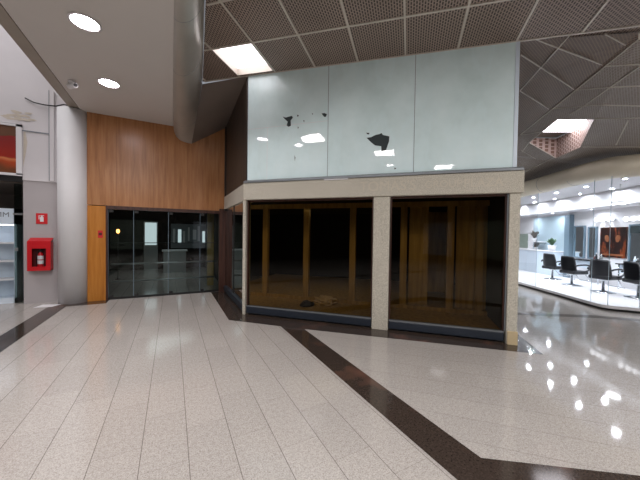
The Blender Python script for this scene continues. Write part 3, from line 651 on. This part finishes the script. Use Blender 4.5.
def plant(name, a, b, z, mat, h, sp, nl, label, pot=True, n_seed=1, pr=.1, ph=.2):
    rd = random.Random(n_seed); o = salon_obj(name, a, b, z); tag(o, label, 'plant')
    if pot: MB().lathe([(pr * .75, 0), (pr, ph), (pr * .88, ph), (pr * .85, ph - .02), (.001, ph - .02)], 16).build('pot', 'white', o)
    m = MB(); base = ph - .02 if pot else 0
    for i in range(nl):
        an = rd.random() * 6.283; l = h * rd.uniform(.6, 1); r = sp * rd.uniform(.4, 1); w = .035 + .03 * rd.random(); pts = []
        for k in range(6):
            t = k / 5; pts.append(Vector((math.cos(an) * r * t ** 1.3, math.sin(an) * r * t ** 1.3, base + l * (t - .35 * t * t * (r / sp)))))
        sdv = Vector((-math.sin(an), math.cos(an), 0))
        m.grid([[p - sdv * w * math.sin(math.pi * min(.97, .1 + .87 * k / 5)), p + sdv * w * math.sin(math.pi * min(.97, .1 + .87 * k / 5))] for k, p in enumerate(pts)])
    m.build('foliage', mat, o, recalc=False); return o
ws = salon_obj('wall_shelf', 5.95, SB, 1.40); tag(ws, 'small white wall shelf holding the dry plant in the salon', 'shelf')
MB().box(-.3, .3, .035, .46, 0, .03).build('board', 'white', ws); [MB().box(x, x + .03, .035, .25, -.12, 0).build('bracket', 'steel', ws) for x in (-.2, .17)]
plant('potted_plant', 5.95, SB - .34, 1.43, 'dryleaf', .42, .26, 40, 'bushy dark dry plant on the salon wall shelf', n_seed=2, pr=.09, ph=.14)
plant('potted_plant', 5.9, SB - .3, 1.077, 'dryleaf', .22, .15, 18, 'small dark plant on the counter below the wall shelf', n_seed=3, pr=.07, ph=.1)
plant('potted_plant', 4.86, SB - .35, 1.077, 'leaf', .42, .26, 26, 'green leafy plant in a white pot on the salon counter', n_seed=4, pr=.14, ph=.22)
def mirror(a, w, z0, z1, label):
    o = salon_obj('styling_mirror', a, SB, 0); tag(o, label, 'mirror', 'salon styling mirrors')
    MB().box(-w / 2, w / 2, .02, .045, z0, z1).build('glass', 'mirror', o)
    MB().box(-w / 2 - .04, -w / 2, 0, .06, z0 - .04, z1 + .04).box(w / 2, w / 2 + .04, 0, .06, z0 - .04, z1 + .04).box(-w / 2, w / 2, 0, .06, z1, z1 + .04).box(-w / 2, w / 2, 0, .06, z0 - .04, z0).build('frame', 'blue_dk', o)
mirror(3.98, .42, .93, 2.0, 'tall narrow mirror beside the blue grey salon pier')
mirror(3.42, .26, .93, 1.95, 'slim mirror beside the dark portrait poster')
mirror(1.72, .78, .93, 1.98, 'wide mirror at the near end of the salon wall')
MB().box(1.34, 2.10, .046, .06, 1.76, 1.97).build('dark_band', 'tear', bpy.data.objects['styling_mirror.002'], loc=(-1.72, 0, 0))
po = salon_obj('portrait_poster', 2.68, SB, 1.0); tag(po, 'dark poster with two orange toned portraits on the salon wall', 'poster')
MB().box(-.45, .45, .005, .03, 0, .95).build('print', 'art', po)
for fx in (-.17, .2):
    q = MB().lathe([(.001, -.16), (.06, -.13), (.1, -.04), (.105, .03), (.075, .12), (.001, .15)], 18)
    q = q.build('portrait', 'skin', po); q.location = (fx, .031, .6); q.scale = (.75, .03, .75); q.rotation_euler = (0, .25 if fx > 0 else -.2, 0)
MB().box(-.35, .35, .03, .033, .06, .11).build('caption_band', 'skin', po)
vb = salon_obj('vanity_light', 2.95, SB, 2.18)
MB().box(-.32, .32, 0, .05, -.02, .04).build('rail', 'chrome', vb)
for i in range(3): MB().lathe([(.03, -.07), (.06, -.02), (.05, .05), (.02, .07)], 14, c=(-.22 + .22 * i, .12, .03)).build('bulb', 'tube', vb)
tag(vb, 'bright three bulb light above the dark portrait poster', 'lamp', 'salon vanity lights')
v2 = copy_tree(vb); v2.location = SP(1.95, SB, 2.15); tag(v2, 'bright three bulb light above the wide salon mirror', 'lamp', 'salon vanity lights')
def station(a, w, label):
    o = salon_obj('styling_table', a, SB - .075, .12); tag(o, label, 'table', 'salon styling tables')
    MB().box(-w / 2, w / 2, 0, .36, .72, .755, bev=.004).build('tabletop', 'black', o)
    for x in (-w / 2 + .06, w / 2 - .06): MB().tube([(x, .3, 0), (x, .3, .72)], .018).build('leg', 'chrome', o)
    MB().box(-w / 2 + .04, w / 2 - .04, .02, .3, .48, .715).build('drawer_box', 'pale', o)
station(3.2, 1.05, 'dark topped styling table below the portrait poster'); station(1.65, .9, 'dark topped styling table at the near end of the salon')
for i, (a, h, r, m) in enumerate(((2.85, .16, .03, 'black'), (2.95, .22, .028, 'leather'), (3.06, .13, .035, 'red_dk'), (2.76, .19, .03, 'steel'), (1.75, .2, .035, 'pale'), (1.62, .15, .04, 'black'))):
    o = salon_obj('product_bottle', a, SB - .22 - .05 * (i % 2), .875)
    MB().lathe([(r, 0), (r, h * .7), (r * .5, h * .8), (r * .4, h)], 12).build('body', m, o); MB().lathe([(r * .45, h), (r * .45, h + .03)], 10).build('cap', 'white', o)
    tag(o, ('short black bottle', 'tallest dark grey bottle', 'dark red bottle', 'steel grey bottle', 'pale blue bottle', 'squat black bottle')[i] + ' on the ' + ('poster styling table' if i < 4 else 'near end styling table'), 'bottle', 'hair products on the styling tables')

def make_chair():
    r = empty('salon_chair', (0, 0, 0))                    # faces local -y
    MB().box(-.25, .25, -.30, .2, .36, .47, bev=.035).build('seat', 'leather', r)
    rows = []
    for k in range(9):                                      # curved backrest shell
        z = .44 + .46 * k / 8; row = []
        wv = .25 * (1 - .18 * (k / 8) ** 3)
        for j in range(13):
            t = (j / 12 - .5) * 2; row.append((wv * t * 1.02, .24 - .13 * t * t + .06 * k / 8, z + (.02 if k == 8 else 0) * (1 - t * t)))
        rows.append(row)
    bk = MB().grid(rows); bmesh.ops.solidify(bk.bm, geom=bk.bm.faces[:], thickness=.06); bk.build('backrest', 'leather', r)
    for sx in (-1, 1):
        MB().tube(smooth([Vector(p) for p in ((sx * .26, .18, .62), (sx * .30, .1, .66), (sx * .31, -.2, .66), (sx * .30, -.30, .60), (sx * .29, -.26, .50), (sx * .26, -.1, .44))], 1), .024, 10).build('armrest', 'leather', r)
    MB().lathe([(.035, .06), (.035, .3), (.1, .34), (.1, .36)], 16).build('pedestal', 'chrome', r)
    MB().lathe([(.26, 0), (.26, .012), (.08, .045), (.04, .06)], 24).build('base_plate', 'chrome', r)
    MB().tube([(-.17, -.28, .34), (-.17, -.46, .14), (-.17, -.52, .13)], .012).tube([(.17, -.28, .34), (.17, -.46, .14), (.17, -.52, .13)], .012).tube([(-.18, -.46, .14), (.18, -.46, .14)], .013).build('footrest', 'chrome', r)
    return r
ch = make_chair()
for i, (x, y, rz, lab) in enumerate(((12.05, 5.12, .25, 'black salon chair farthest from the viewer, in front of the pale counter'), (11.1, 4.2, .2, 'black salon chair in front of the tall narrow mirror'), (10.5, 3.28, .35, 'black salon chair in front of the portrait poster'), (10.36, 2.58, -.1, 'black salon chair in front of the wide mirror at the near end of the salon'))):
    o = ch if i == 0 else copy_tree(ch)
    o.location = (x, y, .12); o.rotation_euler.z = ROT_S + rz; tag(o, lab, 'salon chair', 'black salon chairs')
# salon spotlights (ceiling z = 3.0)
k = 0
for a in (.2, 1.3, 2.4, 3.5, 4.6, 5.7, 6.8):
    for b in (.75, 1.65):
        p = SP(a + (.3 if b > 1 else 0), b, 3.0)
        downlight('salon_spotlight', p, .05, 'spot', 'small round spotlight in the white salon ceiling', 'salon ceiling spotlights', 'spotlight'); k += 1
for a in (1.2, 3.0, 4.8, 6.3): downlight('soffit_spotlight', SP(a, SB - .4, 2.55), .045, 'spot', 'small round spotlight under the salon rear soffit', 'salon soffit spotlights', 'spotlight')
MT['bulb'] = emis('pendant_bulb', (250, 250, 255), 30)
pn = empty('pendant_lamp', SP(.95, 1.3, 2.5)); tag(pn, 'round white pendant lamp hanging in the salon above the poster', 'lamp')
MB().lathe([(.14, 0), (.17, .03), (.13, .09), (.04, .13)], 24).build('shade', 'white', pn); MB().lathe([(.13, -.002), (.001, -.003)], 24, cap=False).build('bulb', 'bulb', pn); MB().tube([(0, 0, .13), (0, 0, .5)], .008).build('cord', 'white', pn)
for i, (a, b, e) in enumerate(()):
    ld = bpy.data.lights.new('salon_fill', 'AREA'); ld.energy = e; ld.size = 1.6; ld.size_y = .5; ld.shape = 'RECTANGLE'; ld.color = (.92, .96, 1)
    lo = bpy.data.objects.new('salon_area_light', ld); COL.objects.link(lo); lo.location = SP(a, b, 2.9); lo.rotation_euler.z = ROT_S

# ------------------------------------------------------------------ rest of the mall behind the viewer
struct(MB().box(-9, 20, -9.1, -9, 0, 6).build('wall_front', 'wood_dk'), 'dark shop row behind the viewer', 'wall')
struct(MB().box(1.5, 20, 15.9, 16, 0, 6).build('wall_far_back', 'wall_g'), 'grey wall at the far end of the walkway behind the corner shop', 'wall')
struct(MB().box(16, 16.1, -9, 1, 0, 6).build('wall_right', 'wall_g'), 'grey wall far past the hair salon', 'wall')
struct(MB().box(-9.1, -9, -9, 8.4, 0, 9).build('wall_far_left', 'void'), 'near black wall across the open well, darkened to keep window reflections low', 'wall')  # unseen wall, coloured near black to weaken reflections in the tinted windows
for i, (x0, x1, m) in enumerate(((-7.6, -5.2, 'pale'), (-4.0, -1.2, 'picture'), (1.5, 4.5, 'pale'))):
    o = struct(empty('window_%d' % (8 + i), (x0, -8.95, 0)), ('pale', 'greenish', 'wide pale')[i] + ' shop window behind the viewer', 'window')
    MB().box(0, x1 - x0, -.02, 0, .3, 2.5).build('display', m, o); MB().box(-.08, 0, -.02, .06, .1, 2.6).box(x1 - x0, x1 - x0 + .08, -.02, .06, .1, 2.6).box(-.08, x1 - x0 + .08, -.02, .06, 2.5, 2.6).build('frame', 'black', o)

# lamps: soft wash where the mall is open, panel lamps, added unseen fills
def area(name, loc, size, e, col=(1, .95, .9), rot=(0, 0, 0), spread=math.pi):
    ld = bpy.data.lights.new(name, 'AREA'); ld.energy = e; ld.size = size; ld.color = col; ld.spread = spread; lo = bpy.data.objects.new(name, ld); COL.objects.link(lo); lo.location = loc; lo.rotation_euler = rot; return lo
area('atrium_light', (-5.5, 6.0, 8.6), 4, 260, (1, .97, .97))
for i, (s, q) in enumerate(LIGHTS[1:]):
    area('panel_lamp', CP(s + LS / 2, q + LS / 2, -.03), .7, 300 if i == 3 else 115, (1, .97, .96), (0, 0, ROT_F))
area('walkway_fill', (7.1, 5.9, 3.7), 1.0, 230, (.97, .98, 1))  # added lamp hidden behind the booth, brightens the floor before the salon
area('hall_fill', (0, 11.5, 2.45), 1.5, 14, (.9, 1, 1))  # added dim lamp, lifts the hall behind the glass doors
area('shop_fill', (3.2, 6.2, 2.15), 1.2, 2.6, (1, .92, .72))  # added dim lamp, lifts the timber behind the tinted windows
W_ = bpy.data.worlds.new('world'); scn.world = W_; W_.use_nodes = True
W_.node_tree.nodes['Background'].inputs[0].default_value = (.8, .86, .95, 1); W_.node_tree.nodes['Background'].inputs[1].default_value = .35
scn.view_settings.view_transform = 'Standard'; scn.view_settings.look = 'None'; scn.view_settings.exposure = 0
scn.cycles.max_bounces = 10; scn.cycles.transparent_max_bounces = 12; scn.cycles.sample_clamp_indirect = 6; scn.cycles.use_denoising = True
